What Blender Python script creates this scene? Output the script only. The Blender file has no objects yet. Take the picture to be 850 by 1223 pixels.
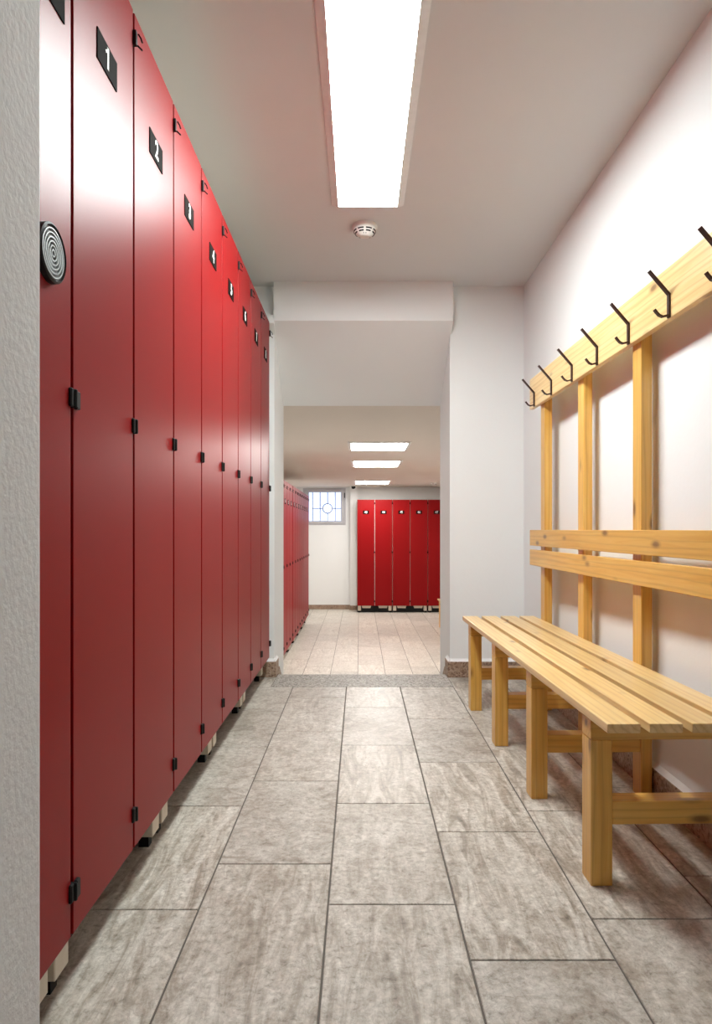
import bpy, bmesh, math, random
from mathutils import Vector, Matrix
random.seed(7)
scene = bpy.context.scene
COL = scene.collection
PI = math.pi

# ------------------------------------------------------------------ camera
EYE = 0.882
F = 815.0
cam_d = bpy.data.cameras.new('camera')
cam_d.sensor_fit = 'HORIZONTAL'
cam_d.sensor_width = 36.0
cam_d.lens = 36.0 * F / 850.0
cam_d.shift_x = -4.5 / 850.0
cam_d.shift_y = 21.2 / 850.0
cam_d.clip_start = 0.05
cam = bpy.data.objects.new('camera', cam_d)
cam.location = (0, 0, EYE)
cam.rotation_euler = (PI / 2, 0, 0)
COL.objects.link(cam)
scene.camera = cam

# ------------------------------------------------------------------ world, view, lamp power
world = bpy.data.worlds.new('world')
scene.world = world
world.use_nodes = True
world.node_tree.nodes['Background'].inputs[0].default_value = (0.55, 0.68, 1.0, 1)
world.node_tree.nodes['Background'].inputs[1].default_value = 0.6
scene.view_settings.view_transform = 'Standard'
scene.view_settings.look = 'None'
scene.view_settings.gamma = 1.0
scene.view_settings.use_curve_mapping = False
scene.view_settings.exposure = 0.16
scene.cycles.max_bounces = 14
scene.cycles.diffuse_bounces = 8
scene.cycles.glossy_bounces = 5
LAMP = 52.0          # radiance of the corridor lamp
LAMP_LOW = 30.0      # radiance of the lower room's panels
WINDOW = 1.1

# ------------------------------------------------------------------ node helpers
class NT:
    def __init__(s, name):
        s.m = bpy.data.materials.new(name)
        s.m.use_nodes = True
        s.t = s.m.node_tree
        s.b = s.t.nodes['Principled BSDF']
    def n(s, typ, **kw):
        nd = s.t.nodes.new(typ)
        for k, v in kw.items():
            setattr(nd, k, v)
        return nd
    def l(s, a, b):
        s.t.links.new(a, b)
    def coords(s, scale=(1, 1, 1), spread=20.0):
        tc = s.n('ShaderNodeTexCoord'); oi = s.n('ShaderNodeObjectInfo')
        mul = s.n('ShaderNodeMath', operation='MULTIPLY'); mul.inputs[1].default_value = spread
        s.l(oi.outputs['Random'], mul.inputs[0])
        add = s.n('ShaderNodeVectorMath', operation='ADD')
        s.l(tc.outputs['Object'], add.inputs[0]); s.l(mul.outputs[0], add.inputs[1])
        mp = s.n('ShaderNodeMapping'); mp.inputs['Scale'].default_value = scale
        s.l(add.outputs[0], mp.inputs['Vector'])
        return mp.outputs[0], oi.outputs['Random'], add.outputs[0]
    def noise(s, vec, scale, detail=4, rough=0.55, dist=0.0):
        n = s.n('ShaderNodeTexNoise')
        n.inputs['Scale'].default_value = scale; n.inputs['Detail'].default_value = detail
        n.inputs['Roughness'].default_value = rough; n.inputs['Distortion'].default_value = dist
        s.l(vec, n.inputs['Vector'])
        return n.outputs['Fac']
    def ramp(s, fac, stops):
        r = s.n('ShaderNodeValToRGB')
        e = r.color_ramp.elements
        while len(e) < len(stops):
            e.new(0.5)
        for i, (p, c) in enumerate(stops):
            e[i].position = p
            e[i].color = (c[0], c[1], c[2], 1) if not isinstance(c, float) else (c, c, c, 1)
        s.l(fac, r.inputs[0])
        return r.outputs[0]
    def mix(s, fac, a, b, blend='MIX'):
        m = s.n('ShaderNodeMix', data_type='RGBA', blend_type=blend)
        for sock, v in ((m.inputs[0], fac), (m.inputs[6], a), (m.inputs[7], b)):
            if isinstance(v, (int, float)):
                sock.default_value = v
            elif isinstance(v, tuple):
                sock.default_value = (v[0], v[1], v[2], 1)
            else:
                s.l(v, sock)
        return m.outputs[2]
    def bump(s, h, strength=0.2, dist=0.002):
        b = s.n('ShaderNodeBump'); b.inputs['Strength'].default_value = strength
        b.inputs['Distance'].default_value = dist
        s.l(h, b.inputs['Height']); s.l(b.outputs[0], s.b.inputs['Normal'])
    def set(s, color=None, rough=0.5, metal=0.0, spec=0.5):
        if color is not None:
            if isinstance(color, tuple):
                s.b.inputs['Base Color'].default_value = (color[0], color[1], color[2], 1)
            else:
                s.l(color, s.b.inputs['Base Color'])
        if isinstance(rough, float):
            s.b.inputs['Roughness'].default_value = rough
        else:
            s.l(rough, s.b.inputs['Roughness'])
        s.b.inputs['Metallic'].default_value = metal
        s.b.inputs['Specular IOR Level'].default_value = spec
        return s.m

def paint(name, col, rough=0.8, bump_scale=60, bump=0.12, var=0.04):
    t = NT(name)
    v, r, raw = t.coords((1, 1, 1), 0.0)
    n = t.noise(v, 1.3, 3)
    c = t.mix(n, tuple(x * (1 - var) for x in col), tuple(min(1, x * (1 + var)) for x in col))
    h = t.noise(v, bump_scale, 5)
    t.bump(h, bump, 0.004)
    return t.set(c, rough, 0, 0.3)

def plain(name, col, rough=0.5, metal=0.0, spec=0.5, noise=0.0, scale=40):
    t = NT(name)
    v, r, raw = t.coords()
    n = t.noise(v, scale, 3)
    k = 0.08 if noise == 0 else noise
    c = t.mix(n, tuple(x * (1 - k) for x in col), tuple(min(1, x * (1 + k)) for x in col))
    return t.set(c, rough, metal, spec)

def emit(name, col, strength):
    t = NT(name)
    t.b.inputs['Base Color'].default_value = (0.8, 0.8, 0.8, 1)
    t.b.inputs['Emission Color'].default_value = (col[0], col[1], col[2], 1)
    t.b.inputs['Emission Strength'].default_value = strength
    t.b.inputs['Roughness'].default_value = 0.6
    return t.m

def wood(name, axis, lo=(0.68, 0.345, 0.06), mid=(0.78, 0.455, 0.10), hi=(0.84, 0.56, 0.17)):
    t = NT(name)
    fine = [26.0, 26.0, 26.0]; fine[axis] = 1.2
    v, r, raw = t.coords(tuple(fine), 13.0)
    g = t.noise(v, 2.4, 5, 0.6, 0.6)
    base = t.ramp(g, [(0.2, lo), (0.5, mid), (0.8, hi)])
    # broad tone, board to board
    hs = t.mix(r, (0.86, 0.84, 0.80), (1.06, 1.06, 1.06))
    base = t.mix(1.0, base, hs, 'MULTIPLY')
    # rings / long streaks
    st = [9.0, 9.0, 9.0]; st[axis] = 0.5
    mp = t.n('ShaderNodeMapping'); mp.inputs['Scale'].default_value = st
    t.l(raw, mp.inputs['Vector'])
    w = t.n('ShaderNodeTexWave', wave_type='RINGS', rings_direction='XYZ'[axis])
    w.inputs['Scale'].default_value = 2.2; w.inputs['Distortion'].default_value = 6.0
    w.inputs['Detail'].default_value = 2.0; w.inputs['Detail Scale'].default_value = 1.2
    t.l(mp.outputs[0], w.inputs['Vector'])
    wf = t.ramp(w.outputs['Fac'], [(0.0, 0.0), (0.8, 0.10), (1.0, 0.32)])
    base = t.mix(wf, base, (0.40, 0.185, 0.035))
    # knots
    ks = [12.0, 12.0, 12.0]; ks[axis] = 4.6
    mk = t.n('ShaderNodeMapping'); mk.inputs['Scale'].default_value = ks
    t.l(raw, mk.inputs['Vector'])
    vo = t.n('ShaderNodeTexVoronoi'); vo.inputs['Scale'].default_value = 1.0
    t.l(mk.outputs[0], vo.inputs['Vector'])
    nz = t.noise(v, 5.0, 2)
    ad = t.n('ShaderNodeMath', operation='MULTIPLY_ADD'); ad.inputs[1].default_value = 0.05
    t.l(nz, ad.inputs[0]); t.l(vo.outputs['Distance'], ad.inputs[2])
    kf = t.ramp(ad.outputs[0], [(0.0, 0.9), (0.10, 0.75), (0.15, 0.3), (0.22, 0.0)])
    base = t.mix(kf, base, (0.13, 0.045, 0.012))
    t.bump(g, 0.05, 0.001)
    return t.set(base, 0.31, 0, 0.55)

def stone_tile(name, light, dark, amount, veins):
    t = NT(name)
    v, r, raw = t.coords((1, 1, 1), 37.0)
    n1 = t.noise(v, 3.2, 5, 0.6, 0.9)
    mp = t.n('ShaderNodeMapping'); mp.inputs['Scale'].default_value = (19, 3.2, 3)
    mp.inputs['Rotation'].default_value = (0, 0, 0.18)
    t.l(raw, mp.inputs['Vector'])
    n2 = t.noise(mp.outputs[0], 1.1, 8, 0.66, 1.4)
    n3 = t.noise(v, 60, 7, 0.72, 0.4)
    n5 = t.noise(v, 13, 9, 0.74, 1.2)
    def math(op, a, b):
        m = t.n('ShaderNodeMath', operation=op)
        for k, q in ((0, a), (1, b)):
            if isinstance(q, float): m.inputs[k].default_value = q
            else: t.l(q, m.inputs[k])
        return m.outputs[0]
    # some tiles are strongly streaked, others only mottled
    st = t.ramp(r, [(0.0, 0.10), (0.5, 0.25), (0.72, 0.75), (1.0, 0.85)])
    mot = math('ADD', math('MULTIPLY', n5, 0.65), math('MULTIPLY', n1, 0.35))
    mx = t.n('ShaderNodeMix', data_type='FLOAT')
    t.l(st, mx.inputs[0]); t.l(mot, mx.inputs[2]); t.l(n2, mx.inputs[3])
    mid = tuple((a + b) / 2 for a, b in zip(light, dark))
    c = t.ramp(mx.outputs[0], [(0.36, tuple(x * 0.68 for x in dark)), (0.435, dark), (0.50, mid), (0.575, light)])
    c = t.mix(amount, mid, c)
    sp = t.ramp(n3, [(0.32, (0.38, 0.35, 0.31)), (0.43, (0.85, 0.835, 0.81)), (0.52, (1.0, 1.0, 1.0)), (0.66, (1.28, 1.28, 1.28))])
    c = t.mix(0.8, c, sp, 'MULTIPLY')
    mv = t.n('ShaderNodeMapping'); mv.inputs['Scale'].default_value = (24, 13, 10); mv.inputs['Rotation'].default_value = (0, 0, 0.5)
    t.l(raw, mv.inputs['Vector'])
    n4 = t.noise(mv.outputs[0], 1.0, 6, 0.7, 1.6)
    vein = t.ramp(n4, [(0.455, 0.0), (0.50, veins), (0.515, 0.0)])
    c = t.mix(math('MULTIPLY', vein, n1), c, tuple(x * 0.5 for x in dark))
    tone = t.mix(r, (0.90, 0.90, 0.90), (1.05, 1.045, 1.035))
    c = t.mix(1.0, c, tone, 'MULTIPLY')
    t.bump(n3, 0.22, 0.0015)
    rr = t.ramp(n2, [(0.3, 0.37), (0.7, 0.47)])
    return t.set(c, rr, 0, 0.45)

def granite(name, cols, scale, rough=0.55):
    t = NT(name)
    v, r, raw = t.coords((1, 1, 1), 5.0)
    vo = t.n('ShaderNodeTexVoronoi'); vo.inputs['Scale'].default_value = scale
    t.l(v, vo.inputs['Vector'])
    sep = t.n('ShaderNodeSeparateColor'); t.l(vo.outputs['Color'], sep.inputs[0])
    c = t.ramp(sep.outputs[0], [(0.0, cols[0]), (0.35, cols[1]), (0.7, cols[2]), (1.0, cols[3])])
    n = t.noise(v, 8, 4)
    c = t.mix(0.5, c, t.ramp(n, [(0.3, (0.75, 0.75, 0.75)), (0.7, (1.1, 1.1, 1.1))]), 'MULTIPLY')
    t.bump(sep.outputs[1], 0.1, 0.001)
    return t.set(c, rough, 0, 0.4)

def red_laminate(name):
    t = NT(name)
    v, r, raw = t.coords()
    n = t.noise(v, 500, 2)
    big = t.noise(v, 1.5, 2)
    c = t.mix(big, (0.21, 0.0026, 0.0038), (0.24, 0.003, 0.0045))
    t.bump(n, 0.05, 0.0005)
    rr = t.ramp(big, [(0.3, 0.37), (0.7, 0.40)])
    return t.set(c, rr, 0, 0.13)

M = {}
M['wall'] = paint('white_paint', (0.795, 0.81, 0.81))
M['plaster'] = paint('rough_white_plaster', (0.70, 0.70, 0.70), 0.85, 95, 0.35, 0.06)
M['ceiling'] = paint('ceiling_paint', (0.67, 0.685, 0.685), 0.9, 50, 0.06)
M['lowceiling'] = paint('lower_ceiling_paint', (0.72, 0.665, 0.61), 0.9, 50, 0.06)
M['grout'] = plain('grout', (0.13, 0.115, 0.10), 0.9)
M['tile'] = stone_tile('stone_tile', (0.585, 0.55, 0.50), (0.35, 0.305, 0.255), 0.95, 0.65)
M['tile_low'] = stone_tile('pale_stone_tile', (0.66, 0.63, 0.57), (0.50, 0.46, 0.40), 0.7, 0.12)
M['granite'] = granite('grey_granite', ((0.10, 0.09, 0.08), (0.30, 0.27, 0.24), (0.36, 0.33, 0.29), (0.50, 0.47, 0.42)), 130)
M['skirting'] = granite('brown_granite', ((0.16, 0.09, 0.06), (0.32, 0.215, 0.15), (0.36, 0.255, 0.18), (0.43, 0.32, 0.25)), 110)
M['caulk'] = plain('white_sealant', (0.80, 0.80, 0.80), 0.5)
M['red'] = red_laminate('red_laminate')
M['carcass'] = plain('cream_laminate', (0.62, 0.55, 0.47), 0.5)
M['cream'] = plain('cream_plastic', (0.66, 0.60, 0.49), 0.5)
M['black'] = plain('black_plastic', (0.008, 0.008, 0.008), 0.5, 0.0, 0.25)
M['plate'] = plain('black_plate', (0.010, 0.007, 0.006), 0.75, 0.0, 0.03)
M['white_ink'] = plain('white_ink', (0.85, 0.84, 0.82), 0.6)
M['steel'] = plain('brushed_steel', (0.30, 0.31, 0.31), 0.42, 1.0)
M['bronze'] = plain('brown_lacquered_steel', (0.045, 0.016, 0.012), 0.42, 0.25)
M['white_plastic'] = plain('white_plastic', (0.78, 0.77, 0.74), 0.45)
M['lampframe'] = plain('white_lamp_enamel', (0.74, 0.74, 0.73), 0.5)
M['winframe'] = plain('grey_window_paint', (0.50, 0.50, 0.53), 0.5)
M['lead'] = plain('lead_came', (0.06, 0.07, 0.10), 0.5, 0.4)
M['lamp'] = emit('lamp_diffuser', (0.925, 1.0, 0.985), LAMP)
M['lamp_low'] = emit('panel_diffuser', (1.0, 0.975, 0.93), LAMP_LOW)
M['glass'] = emit('daylit_frosted_glass', (0.44, 0.60, 1.0), WINDOW)
M['wood_worn_lit'] = wood('worn_lamplit_pine', 1, (0.68, 0.44, 0.17), (0.78, 0.56, 0.26), (0.84, 0.65, 0.35))  # paler pine: lamp brightness painted into the colour, plus worn seat varnish
M['wood_x'] = wood('pine_x', 0); M['wood_y'] = wood('pine_y', 1); M['wood_z'] = wood('pine_z', 2)

# ------------------------------------------------------------------ mesh helpers
class MB:
    """collects shapes in one bmesh; every face keeps the index of its material"""
    def __init__(s):
        s.bm = bmesh.new()
    def box(s, x0, x1, y0, y1, z0, z1, mi=0, bevel=0.0, seg=1):
        tmp = bmesh.new()
        bmesh.ops.create_cube(tmp, size=1.0)
        for v in tmp.verts:
            v.co = Vector((x0 + (v.co.x + .5) * (x1 - x0), y0 + (v.co.y + .5) * (y1 - y0), z0 + (v.co.z + .5) * (z1 - z0)))
        if bevel > 0:
            bmesh.ops.bevel(tmp, geom=tmp.edges[:], offset=bevel, segments=seg, affect='EDGES', profile=0.5)
        s.absorb(tmp, mi)
        return s
    def absorb(s, tmp, mi=0, mat=None):
        if mat is not None:
            bmesh.ops.transform(tmp, matrix=mat, verts=tmp.verts)
        for f in tmp.faces:
            f.material_index = mi
        me = bpy.data.meshes.new('tmp'); tmp.to_mesh(me); tmp.free()
        s.bm.from_mesh(me); bpy.data.meshes.remove(me)
    def prism(s, pts, axis, a0, a1, mi=0):
        """outline in the two other axes, extruded along axis"""
        tmp = bmesh.new()
        def mk(p, a):
            q = list(p); q.insert(axis, a); return tmp.verts.new(q)
        A = [mk(p, a0) for p in pts]; B = [mk(p, a1) for p in pts]
        tmp.faces.new(A); tmp.faces.new(B[::-1])
        n = len(pts)
        for i in range(n):
            tmp.faces.new((A[i], A[(i + 1) % n], B[(i + 1) % n], B[i]))
        bmesh.ops.recalc_face_normals(tmp, faces=tmp.faces)
        s.absorb(tmp, mi)
        return s
    def lathe(s, prof, seg=32, mat=None, mi=0):
        """profile of (radius, height) about +z"""
        tmp = bmesh.new(); rings = []
        for r, h in prof:
            if r < 1e-6:
                rings.append([tmp.verts.new((0, 0, h))])
            else:
                rings.append([tmp.verts.new((r * math.cos(2 * PI * k / seg), r * math.sin(2 * PI * k / seg), h)) for k in range(seg)])
        for a, b in zip(rings, rings[1:]):
            for k in range(seg):
                k2 = (k + 1) % seg
                if len(a) == 1 and len(b) > 1:
                    tmp.faces.new((a[0], b[k2], b[k]))
                elif len(b) == 1 and len(a) > 1:
                    tmp.faces.new((a[k], a[k2], b[0]))
                elif len(a) > 1:
                    tmp.faces.new((a[k], a[k2], b[k2], b[k]))
        bmesh.ops.recalc_face_normals(tmp, faces=tmp.faces)
        s.absorb(tmp, mi, mat)
        return s
    def bar(s, pts, w, t, wdir, mi=0):
        """flat bar swept along a polyline: w along wdir, t across"""
        tmp = bmesh.new(); wd = Vector(wdir).normalized(); rings = []
        P = [Vector(p) for p in pts]
        for i, p in enumerate(P):
            d = (P[min(i + 1, len(P) - 1)] - P[max(i - 1, 0)]).normalized()
            td = d.cross(wd).normalized()
            if 0 < i < len(P) - 1:
                a = (P[i] - P[i - 1]).normalized(); b = (P[i + 1] - P[i]).normalized()
                k = 1.0 / max(0.5, math.cos(a.angle(b) / 2))
            else:
                k = 1.0
            rings.append([tmp.verts.new(p + wd * (u * w / 2) + td * (q * t / 2 * k)) for u, q in ((-1, -1), (1, -1), (1, 1), (-1, 1))])
        for a, b in zip(rings, rings[1:]):
            for k in range(4):
                tmp.faces.new((a[k], a[(k + 1) % 4], b[(k + 1) % 4], b[k]))
        tmp.faces.new(rings[0]); tmp.faces.new(rings[-1][::-1])
        bmesh.ops.recalc_face_normals(tmp, faces=tmp.faces)
        s.absorb(tmp, mi)
        return s
    def mesh(s, name, mats, smooth=False):
        me = bpy.data.meshes.new(name)
        s.bm.to_mesh(me); s.bm.free()
        for m in (mats if isinstance(mats, (list, tuple)) else [mats]):
            me.materials.append(M[m])
        if smooth:
            for p in me.polygons:
                p.use_smooth = True
        return me
    def build(s, name, mats, parent=None, loc=(0, 0, 0), smooth=False):
        return link(name, s.mesh(name, mats, smooth), parent, loc)

def link(name, me, parent=None, loc=(0, 0, 0), rot=(0, 0, 0)):
    o = bpy.data.objects.new(name, me)
    COL.objects.link(o)
    o.location = loc; o.rotation_euler = rot
    if parent is not None:
        o.parent = parent
    return o
def structure(o):
    o['kind'] = 'structure'; return o
def thing(name, label, cat, loc=(0, 0, 0), rz=0.0, group=None):
    o = bpy.data.objects.new(name, None)
    o.empty_display_size = 0.1
    COL.objects.link(o); o.location = loc; o.rotation_euler = (0, 0, rz)
    o['label'] = label; o['category'] = cat
    if group: o['group'] = group
    return o
def copy_tree(o, parent=None):
    c = o.copy(); COL.objects.link(c)
    if parent is not None: c.parent = parent
    for ch in list(o.children):
        copy_tree(ch, c)
    return c

# ------------------------------------------------------------------ the setting
CEIL = EYE + 1.458
XL, XR = -1.03, 0.983            # corridor side walls
YB, YB2 = 4.09, 4.585            # front and back face of the wall with the opening
JL, JR = -0.512, 0.540           # jambs
LOW = -0.663                     # lower floor
LCEIL = EYE + 0.832
LXL, LXR, LYE = -1.33, 1.74, 13.28
Y0 = -4.0

structure(MB().box(XL - .12, XL, Y0, YB2, -.12, CEIL + .1).build('wall_left', 'wall'))
structure(MB().box(XR, XR + .12, Y0, YB, -.12, CEIL + .1).build('wall_right', 'wall'))
structure(MB().box(XL, XR, Y0 - .12, Y0, -.12, CEIL + .1).build('wall_rear', 'wall'))
structure(MB().box(XL, -.402, .70, .862, 0, CEIL, bevel=.006, seg=3).build('wall_front', 'plaster'))
structure(MB().box(XL - .12, XR + .12, Y0 - .12, YB2, CEIL, CEIL + .12).build('ceiling', 'ceiling'))
mb = MB()
mb.box(LXL - .12, JL, YB, YB2, LOW, CEIL)
mb.box(JR, LXR + .12, YB, YB2, LOW, CEIL)
mb.prism([(YB - .082, CEIL), (YB - .082, EYE + 1.228), (YB, EYE + 1.172), (YB, CEIL)], 0, JL + .006, JR + .008)
mb.prism([(YB, CEIL), (YB, EYE + 1.172), (YB2, EYE + .832), (YB2, CEIL)], 0, JL, JR)
structure(mb.build('wall_back', 'wall'))
# small plaster notch at the lintel's left corner
structure(MB().prism([(YB - .082, EYE + 1.262), (YB - .082, EYE + 1.215), (YB + .03, EYE + 1.15), (YB + .03, EYE + 1.262)], 0, JL - .02, JL + .008).build('trim_1', 'wall'))

# lower room
structure(MB().box(LXL - .12, LXL, YB2, LYE + .12, LOW - .1, LCEIL + .1).build('wall_lower_left', 'wall'))
structure(MB().box(LXR, LXR + .12, YB2, LYE + .12, LOW - .1, LCEIL + .1).build('wall_lower_right', 'wall'))
WX0, WX1, WZ0, WZ1 = -1.105, -.275, .972, 1.690
mb = MB()
mb.box(LXL, WX0, LYE, LYE + .3, LOW - .1, LCEIL + .1)
mb.box(WX1, LXR, LYE, LYE + .3, LOW - .1, LCEIL + .1)
mb.box(WX0, WX1, LYE, LYE + .3, LOW - .1, WZ0)
mb.box(WX0, WX1, LYE, LYE + .3, WZ1, LCEIL + .1)
mb.box(-.185, -.055, LYE - .14, LYE, LOW, LCEIL)            # pipe chase beside the lockers
structure(mb.build('wall_far', 'wall'))
structure(MB().box(LXL - .12, LXR + .12, YB2, LYE + .3, LCEIL, LCEIL + .1).build('ceiling_lower', 'lowceiling'))

# floors: a grout bed that carries the tiles
floor = structure(MB().box(XL, XR, Y0, YB + .06, -.12, -.0025).build('floor', 'grout'))
floor_low = structure(MB().box(LXL, LXR, YB2, LYE, LOW - .1, LOW - .0025).build('floor_lower', 'grout'))
TILES = {}
def tile(parent, x0, x1, y0, y1, z, mat, j=.0022):
    x0 += j; x1 -= j; y0 += j; y1 -= j
    w, d = round(x1 - x0, 4), round(y1 - y0, 4)
    if w < .015 or d < .015:
        return
    key = (w, d, mat)
    if key not in TILES:
        b = .0014; vs = []; fs = []
        for (i, zz) in ((0, -.012), (0, -b), (b, 0)):
            vs += [(-w / 2 + i, -d / 2 + i, zz), (w / 2 - i, -d / 2 + i, zz), (w / 2 - i, d / 2 - i, zz), (-w / 2 + i, d / 2 - i, zz)]
        for k in (0, 4):
            for q in range(4):
                fs.append((k + q, k + (q + 1) % 4, k + 4 + (q + 1) % 4, k + 4 + q))
        fs.append((8, 9, 10, 11))
        me = bpy.data.meshes.new('tile'); me.from_pydata(vs, [], fs); me.materials.append(M[mat])
        TILES[key] = me
    link('tile', TILES[key], parent, ((x0 + x1) / 2, (y0 + y1) / 2, z + random.uniform(-.0003, .0003)))
W, L = .30, .594
cols = {-1: 1.70, 0: 1.585, 1: 1.802, 2: 1.607, 3: 1.399, 4: 1.548, 5: 1.74}
for c, ph in cols.items():
    x0 = -.6746 + W * c; x1 = x0 + W
    x0, x1 = max(x0, XL), min(x1, XR)
    k0 = math.floor((-1.2 - ph) / L)
    for k in range(k0, 8):
        a, b = ph + k * L, ph + (k + 1) * L
        if a >= YB: break
        if x1 <= .53 and x0 >= -.5:
            tile(floor, x0, x1, a, min(b, 3.83), 0, 'tile')
        elif x1 > -.5 and x0 < -.5:
            tile(floor, x0, x1, a, min(b, 3.83), 0, 'tile')
        else:
            tile(floor, x0, x1, a, min(b, YB), 0, 'tile')
tile(floor, -.6746, -.498, 3.83, YB, 0, 'tile')
W2, L2 = .295, .594
for c in range(-3, 8):
    x0 = -.611 + W2 * c; x1 = x0 + W2
    x0, x1 = max(x0, LXL), min(x1, LXR)
    ph = 4.72 + (.0, .33, .12, .45)[c % 4]
    for k in range(-1, 15):
        a, b = max(ph + k * L2, YB2), min(ph + (k + 1) * L2, LYE)
        if a < b and b > 5.0:
            tile(floor_low, x0, x1, a, b, LOW, 'tile_low')

# granite threshold, stairs going down behind it
structure(MB().box(-.497, .5245, 3.8335, 4.16, -.03, .0005, bevel=.0015).build('trim_2', 'granite'))
mb = MB()
mb.box(JL, JR, 4.15, 4.16, -.166, -.028)
for k in range(1, 4):
    mb.box(JL, JR, 4.16 + .27 * (k - 1), 4.16 + .27 * k, LOW, -.166 * k)
structure(mb.build('stairs', 'granite'))

# skirting boards with a bead of white sealant on top
BH = .094
def skirting(name, boxes, zf=0.0, cap=True, h=BH):
    m = MB()
    for (x0, x1, y0, y1) in boxes:
        m.box(x0, x1, y0, y1, zf, zf + h, 0, .0015)
    o = structure(m.build(name, 'skirting'))
    return o
def cap(parent, pts_axis, outline, a0, a1):
    MB().prism(outline, pts_axis, a0, a1).build('sealant_bead', 'caulk', parent)
b1 = skirting('baseboard_right', [(XR - .016, XR, -4.0, YB - .016)])
cap(b1, 1, [(XR, BH), (XR - .014, BH), (XR, BH + .016)], -4.0, YB)
b2 = skirting('baseboard_back', [(JR - .015, XR - .016, YB - .016, YB), (JR - .015, JR, YB, YB + .12)])
cap(b2, 0, [(YB, BH), (YB - .014, BH), (YB, BH + .016)], JR - .013, XR)
cap(b2, 1, [(JR, BH), (JR - .013, BH), (JR, BH + .016)], YB - .014, YB + .12)
b3 = skirting('baseboard_left', [(XL, JL + .012, YB - .016, YB), (JL, JL + .012, YB, YB + .12)])
cap(b3, 0, [(YB, BH), (YB - .014, BH), (YB, BH + .016)], XL, JL + .011)
cap(b3, 1, [(JL, BH), (JL + .011, BH), (JL, BH + .016)], YB - .014, YB + .12)
# sloping stringer boards that go down with the steps
for side, nm in ((JL, 'trim_3'), (JR, 'trim_4')):
    s = 1 if side < 0 else -1
    o = structure(MB().prism([(YB + .12, .0), (YB + .17, .03), (YB2, -.20), (YB2, -.34), (YB + .12, -.06)], 0, side, side + s * .012).build(nm, 'skirting'))
skirting('baseboard_far', [(LXL, -.185, LYE - .015, LYE), (-.20, -.055, LYE - .155, LYE - .14)], LOW, h=.085)

# leaded window, daylit from outside
win = structure(MB().box(WX0, WX1, LYE + .0, LYE + .07, WZ0, WZ0 + .045).box(WX0, WX1, LYE, LYE + .07, WZ1 - .045, WZ1)
    .box(WX0, WX0 + .05, LYE, LYE + .07, WZ0 + .045, WZ1 - .045).box(WX1 - .05, WX1, LYE, LYE + .07, WZ0 + .045, WZ1 - .045).build('window_1', 'winframe'))
GX0, GX1, GZ0, GZ1 = -.99, -.365, 1.052, 1.612
yy = LYE - .022
sash = MB()
sash.box(WX0 + .03, GX0, yy, LYE + .05, WZ0 + .025, WZ1 - .025, 0, .004).box(GX1, WX1 - .03, yy, LYE + .05, WZ0 + .025, WZ1 - .025, 0, .004)
sash.box(GX0, GX1, yy, LYE + .05, WZ0 + .025, GZ0, 0, .004).box(GX0, GX1, yy, LYE + .05, GZ1, WZ1 - .025, 0, .004)
sash.build('sash', 'winframe', win)
MB().box(WX1 - .028, WX1 - .012, yy - .008, LYE, 1.50, 1.60, 0, .003).build('hinge', 'black', win)
bars = [-.918, -.772, -.626, -.478]
CZ, CR = 1.297, .092
edges = [GX0] + bars + [GX1]
py = LYE + .02
for i in range(5):
    a, b = edges[i], edges[i + 1]
    spans = [(GZ0, GZ1)] if i == 0 else [(GZ0, CZ), (CZ, GZ1)]
    for (z0, z1) in spans:
        MB().box(a + .003, b - .003, py, py + .004, z0 + .003, z1 - .003).build('pane', 'glass', win)
MB().lathe([(0, 0), (CR - .004, 0), (CR - .004, .006), (0, .006)], 32, Matrix.Translation((-.628, py, CZ)) @ Matrix.Rotation(PI / 2, 4, 'X')).build('pane', 'glass', win)
for i, x in enumerate(bars):
    for (z0, z1) in ([(GZ0, CZ - CR), (CZ + CR, GZ1)] if i == 2 else [(GZ0, GZ1)]):
        MB().box(x - .006, x + .006, py - .008, py + .008, z0, z1).build('lead_bar', 'lead', win)
for (a, b) in ((bars[0], -.628 - CR), (-.628 + CR, GX1)):
    MB().box(a, b, py - .009, py + .009, CZ - .006, CZ + .006).build('lead_bar', 'lead', win)
MB().lathe([(CR - .007, -.009), (CR + .007, -.009), (CR + .007, .009), (CR - .007, .009), (CR - .007, -.009)], 40,
    Matrix.Translation((-.628, py, CZ)) @ Matrix.Rotation(PI / 2, 4, 'X')).build('lead_ring', 'lead', win)
# outside daylight is put in as the panes' own glow
# ------------------------------------------------------------------ lamps
def ceiling_light(label, x0, x1, y0, y1, z, fr, mat, grp=None):
    cx, cy = (x0 + x1) / 2, (y0 + y1) / 2
    t = thing('ceiling_light', label, 'ceiling light', (cx, cy, z), 0, grp)
    w, d = (x1 - x0) / 2, (y1 - y0) / 2
    m = MB()
    hgt = .014
    W_, D_ = w + fr, d + fr * .35
    # four bevelled rails round the diffuser
    m.prism([(-W_, 0), (-W_, -.004), (-W_ + .006, -.006), (-w, -hgt), (-w, 0)], 1, -D_, D_)
    m.prism([(W_, 0), (W_, -.004), (W_ - .006, -.006), (w, -hgt), (w, 0)], 1, -D_, D_)
    m.box(-w, w, -D_, -d, -hgt, 0).box(-w, w, d, D_, -hgt, 0)
    m.build('frame', 'lampframe', t)
    MB().box(-w, w, -d, d, -hgt + .003, -.004).build('diffuser', mat, t)
    return t
ceiling_light('long bright lamp on the corridor ceiling above the near lockers', -.095, .167, 1.85, 3.05, CEIL, .03, 'lamp')
low = 'square light panels on the lower ceiling'
ceiling_light('square light panel on the lower ceiling, nearest the doorway', -.085, .46, 6.46, 7.07, LCEIL, .03, 'lamp_low', low)
ceiling_light('square light panel on the lower ceiling, middle one of three', -.075, .485, 8.18, 8.90, LCEIL, .035, 'lamp_low', low)
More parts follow.
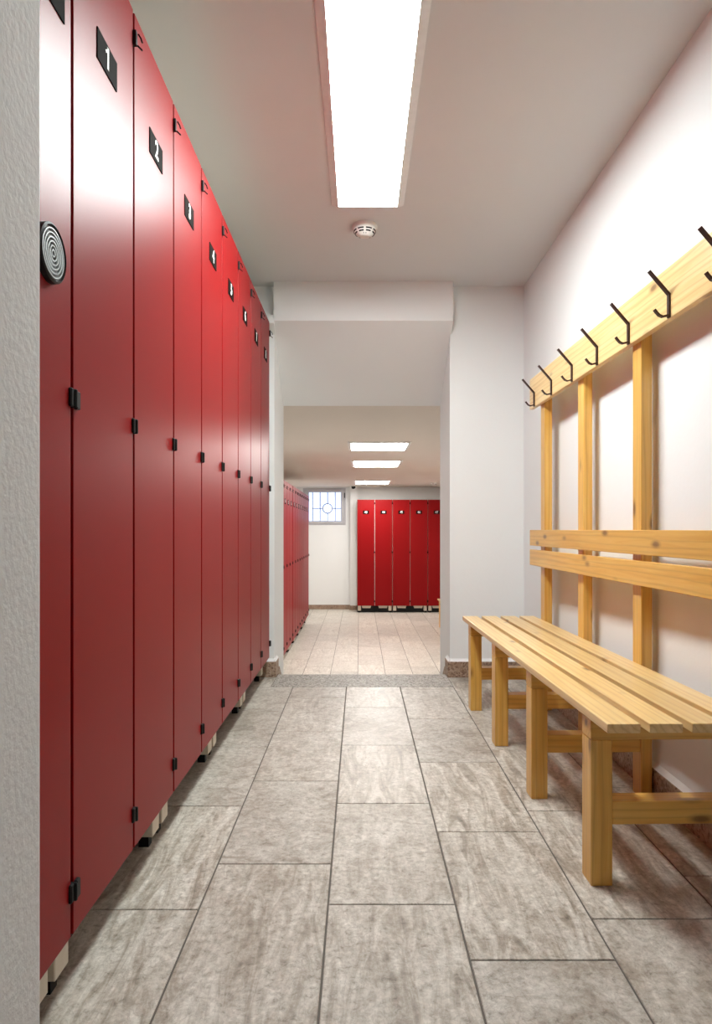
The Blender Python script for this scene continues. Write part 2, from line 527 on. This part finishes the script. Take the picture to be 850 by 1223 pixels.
ceiling_light('square light panel on the lower ceiling, farthest one near the window', -.07, .50, 11.5, 12.3, LCEIL, .035, 'lamp_low', low)

# ------------------------------------------------------------------ smoke detectors, dome
def smoke_detector(label, x, y, z):
    t = thing('smoke_detector', label, 'smoke detector', (x, y, z))
    MB().lathe([(0, 0), (.058, 0), (.060, -.004), (.060, -.014), (.057, -.018), (0, -.018)], 40).build('base', 'white_plastic', t, smooth=False)
    MB().lathe([(.054, -.018), (.054, -.024), (.050, -.032), (.043, -.042), (.030, -.050), (.026, -.053), (.020, -.055), (0, -.056)], 40).build('dome', 'white_plastic', t, smooth=True)
    def slot(a0, a1, r, zz):
        P = [(r * math.cos(a0 + (a1 - a0) * k / 8), r * math.sin(a0 + (a1 - a0) * k / 8), zz) for k in range(9)]
        MB().bar(P, .005, .004, (0, 0, 1)).build('vent_slot', 'black', t)
    for q in range(4):
        c = -PI / 2 + PI / 2 * q
        for sgn in (-1, 1):
            slot(c + sgn * .10, c + sgn * .68, .0510, -.0300)
            slot(c + sgn * .12, c + sgn * .64, .0445, -.0402)
    for sx in (-.005, .005):
        MB().lathe([(0, -.003), (.0022, -.002), (.0022, .002), (0, .003)], 8).build('indicator', 'steel', t, (sx, -.034, -.049))
    return t
smoke_detector('round white smoke detector with dark vent slots beyond the long lamp', .024, 3.27, CEIL)
smoke_detector('small white smoke detector on lower ceiling above lockers 46 and 47', 1.30, 12.0, LCEIL)
t = thing('dome_sensor', 'small black dome on the lower ceiling beside the window', 'sensor', (-.12, 12.9, LCEIL))
MB().lathe([(0, 0), (.045, 0), (.045, -.012), (0, -.012)], 24).build('base', 'white_plastic', t)
MB().lathe([(.04, -.012), (.04, -.03), (.032, -.048), (.018, -.058), (0, -.062)], 24).build('dome', 'black', t, smooth=True)

# ------------------------------------------------------------------ lockers
DB, DT = .130, 2.105            # bottom and top of a door
DTH = .013
def text_mesh(s, size):
    cu = bpy.data.curves.new('digits', 'FONT')
    cu.body = s; cu.size = size; cu.align_x = 'CENTER'; cu.align_y = 'CENTER'
    cu.extrude = .0004; cu.offset = size * (.028 if len(s) == 1 else .010); cu.resolution_u = 4
    o = bpy.data.objects.new('digits', cu); COL.objects.link(o)
    dg = bpy.context.evaluated_depsgraph_get()
    me = bpy.data.meshes.new_from_object(o.evaluated_get(dg))
    COL.objects.unlink(o); bpy.data.objects.remove(o)
    return me
MESH = {}
def door_mesh(w):
    k = ('door', round(w, 4))
    if k not in MESH:
        MESH[k] = MB().box(0, w, 0, DTH, 0, DT - DB, 0, .0018, 2).mesh('door', 'red')
    return MESH[k]
def hinge_mesh():
    if 'hinge' not in MESH:
        MESH['hinge'] = MB().box(-.016, -.003, -.006, .004, -.017, .017, 0, .002).box(-.0035, .0035, -.010, .010, -.018, .016, 0, .002).mesh('hinge', 'black')
    return MESH['hinge']
def top_hinge_mesh():
    if 'hook' not in MESH:
        MESH['hook'] = MB().box(-.0085, .0035, -.008, .010, -.018, .016, 0, .001).bar([(.003, -.010, .012), (.0033, -.016, .002), (.003, -.019, -.008)], .003, .0035, (1, 0, 0)).bar([(.003, -.008, -.015), (.003, -.019, -.026)], .003, .0035, (1, 0, 0)).mesh('hinge', 'black')
    return MESH['hook']
def foot_mesh():
    if 'foot' not in MESH:
        MESH['foot'] = MB().box(0, .06, 0, .05, .034, DB + .004, 0, .002).box(.016, .044, .016, .044, 0, .034, 1).mesh('foot', ['cream', 'black'])
    return MESH['foot']
def locker(label, loc, rz, pitch, numbers, group, leaf=False):
    n = len(numbers)
    t = thing('locker', label, 'locker', loc, rz, group)
    Wd = pitch * n
    m = MB().box(.002, Wd - .002, DTH + .004, .475, DB + .002, DT - .003, 0, .002)
    m.build('carcass', 'carcass', t)
    g = .010
    for i, num in enumerate(numbers):
        w = pitch - g
        d = link('door', door_mesh(w), t, (i * pitch + g / 2, 0, DB))
        if num is not None:
            tm = text_mesh(str(num), .062 if n > 1 or True else .06)
            tm.transform(Matrix.Translation((0, -.0030, 0)) @ Matrix.Rotation(PI / 2, 4, 'X') @ Matrix.Diagonal((.9, 1, 1, 1)))
            mbp = MB().box(-.056, .056, -.0025, 0.0, -.032, .032, 0, .001)
            if num == 1:
                mbp.prism([(-.002, .022), (-.0145, .013), (-.0125, .008), (-.001, .014)], 1, -.0036, -.0028, 1)
            bmt = bmesh.new(); bmt.from_mesh(tm); mbp.absorb(bmt, 1); bpy.data.meshes.remove(tm)
            mbp.build('number_plate', ['plate', 'white_ink'], d, (w / 2, 0, EYE + .988 - DB))
        for hz, me in ((.213, hinge_mesh()), (1.126, hinge_mesh()), (2.040, top_hinge_mesh())):
            link('hinge', me, d, (w + g / 2, 0, hz - DB))
            if leaf and i == 0 and me is hinge_mesh():
                MB().box(.002, .018, -.007, .004, -.019, .015, 0, .002).build('hinge', 'black', d, (0, 0, hz - DB))
        # apron under the door: a cream panel with slanted ends
        x0, x1 = i * pitch, (i + 1) * pitch
        a0 = x0 + (.095 if i == 0 else .075); a1 = x1 - (.095 if i == n - 1 else .075)
        MB().prism([(a0 - .012, DB + .002), (a1 + .012, DB + .002), (a1 - .006, DB - .05), (a0 + .006, DB - .05)], 1, .052, .062).build('apron', 'cream', t)
    MB().box(.004, Wd - .004, .092, .104, .001, DB + .003).build('shade_panel', 'black', t)  # black sheet added to deepen the shade under the locker
    for fx in (.014, Wd - .074):
        for fy in (.038, .40):
            link('foot', foot_mesh(), t, (fx, fy, 0))
    return t
XF = -.5325
P = .345
y0 = 1.264
grp = 'red lockers along the left wall of the corridor'
l0 = locker('red locker half behind the left pillar, with a round ringed disc', (XF, y0 - P, 0), PI / 2, P, [None], grp)
for k in range(4):
    a = 2 * k + 1
    where = ['beside the locker with the ringed disc', 'second from the ringed disc', 'third from the ringed disc', 'at the doorway end of its row'][k]
    locker('tall red double locker numbered %d and %d, %s' % (a, a + 1, where), (XF, y0 + 2 * k * P, 0), PI / 2, P, [a, a + 1], grp, k == 0)
d0 = [c for c in l0.children if c.name.startswith('door')][0]
# blank black plate and the ringed disc of that first door; local x runs along the row
lx = 1.167 - (y0 - P) - .005
MB().box(-.061, .061, -.0025, 0, -.045, .045, 0, .001).build('sign_plate', 'plate', d0, (lx, 0, EYE + .953 - DB))
m = MB()
rot = Matrix.Rotation(PI / 2, 4, 'X')
m.lathe([(0, 0), (.050, 0), (.050, .010), (.0465, .012), (.0450, .008), (0, .008)], 48, rot, 0)
for i in range(6):
    r = .0425 - i * .0070
    m.lathe([(r - .0036, .0075), (r - .0030, .0105), (r - .0008, .0105), (r, .0075)], 48, rot, 1)
m.build('ringed_disc', ['black', 'steel'], d0, (1.165 - (y0 - P) - .005, -.0, EYE + .472 - DB))

# lower room
P2 = .3375
X2 = -.85
ord2 = ['first', 'second', 'third', 'fourth']
grp2 = 'red lockers along the left wall of the lower room'
num = 13
labs = ['red locker in the lower room, just showing past the left doorway jamb',
        'red locker in the lower left row, second from the doorway jamb',
        'red locker in the lower left row, fourth back from the window end',
        'red locker in the lower left row, third back from the window end',
        'red locker in the lower left row, last but one before the window',
        'red locker in the lower left row, at the end nearest the window']
for k in range(6):
    yb = 8.66 + (k - 2) * 2 * P2
    locker(labs[k], (X2 - (0.004 if k < 2 else 0), yb, LOW), PI / 2, P2, [num, num + 1], grp2)
    num += 2
P3 = .329
grp3 = 'red lockers against the far wall'
locker('red double locker at the far wall numbered 43 and 44, nearest the window', (-.05, 12.70, LOW), 0, P3, [43, 44], grp3)
locker('red double locker numbered 45 and 46, in the middle of the far wall row', (-.05 + 2 * P3, 12.70, LOW), 0, P3, [45, 46], grp3)
locker('red locker at the far wall numbered 47, cut by the right jamb', (-.05 + 4 * P3, 12.70, LOW), 0, P3, [47], grp3)

# ------------------------------------------------------------------ pine bench with coat rack
def bench(label):
    t = thing('coat_rack_bench', label, 'bench', (.566, 1.56, 0), math.radians(1.1))
    LEN = 1.953
    SH = .438
    for i in range(4):
        x = .098 * i
        MB().box(0, .077, 0, LEN, -.022, 0, 0, .0025, 2).build('seat_slat', 'wood_worn_lit', t, (x, 0, SH))
    ys = [.127 + .545 * k for k in range(4)]
    for y in ys:
        MB().box(0, .054, 0, .066, 0, .362, 0, .003, 2).build('leg', 'wood_z', t, (.008, y, 0))
        MB().box(0, .3615, 0, .066, 0, .054, 0, .002).build('seat_bearer', 'wood_x', t, (.008, y, .362))
        MB().box(0, .3075, 0, .056, 0, .058, 0, .002).build('stretcher', 'wood_x', t, (.062, y + .005, .150))
        MB().box(0, .037, 0, .066, 0, 1.664, 0, .002).build('post', 'wood_z', t, (.3695, y, 0))
    MB().box(0, .022, 0, LEN, 0, .080, 0, .0025, 2).build('backrest_rail', 'wood_y', t, (.3475, 0, EYE - .081))
    MB().box(0, .022, 0, LEN, 0, .080, 0, .0025, 2).build('backrest_rail', 'wood_y', t, (.3475, 0, EYE - .181))
    rail = MB().box(0, .022, 0, LEN, 0, .154, 0, .0025, 2).build('coat_rail', 'wood_worn_lit', t, (.3475, 0, EYE + .618))
    hm = MB()
    w = .013
    hm.bar([(-.003, 0, .000), (-.003, 0, .068), (-.062, 0, .136)], w, .006, (0, 1, 0))
    hm.bar([(-.003, 0, .008), (-.022, 0, .003), (-.032, 0, .007), (-.040, 0, .016), (-.046, 0, .024)], w * .9, .005, (0, 1, 0))
    me = hm.mesh('coat_hook', 'bronze')
    for k in range(7):
        link('coat_hook', me, rail, (0, .14 + .2867 * k, .001))
    return t
b = bench('long slatted pine bench with coat rail and hooks against the right wall')
b2_ = copy_tree(b)
b2_.location = (.566 + .718, 1.56 + 7.45, LOW)
b2_['label'] = 'pale bench end peeking past the right jamb in the lower room'
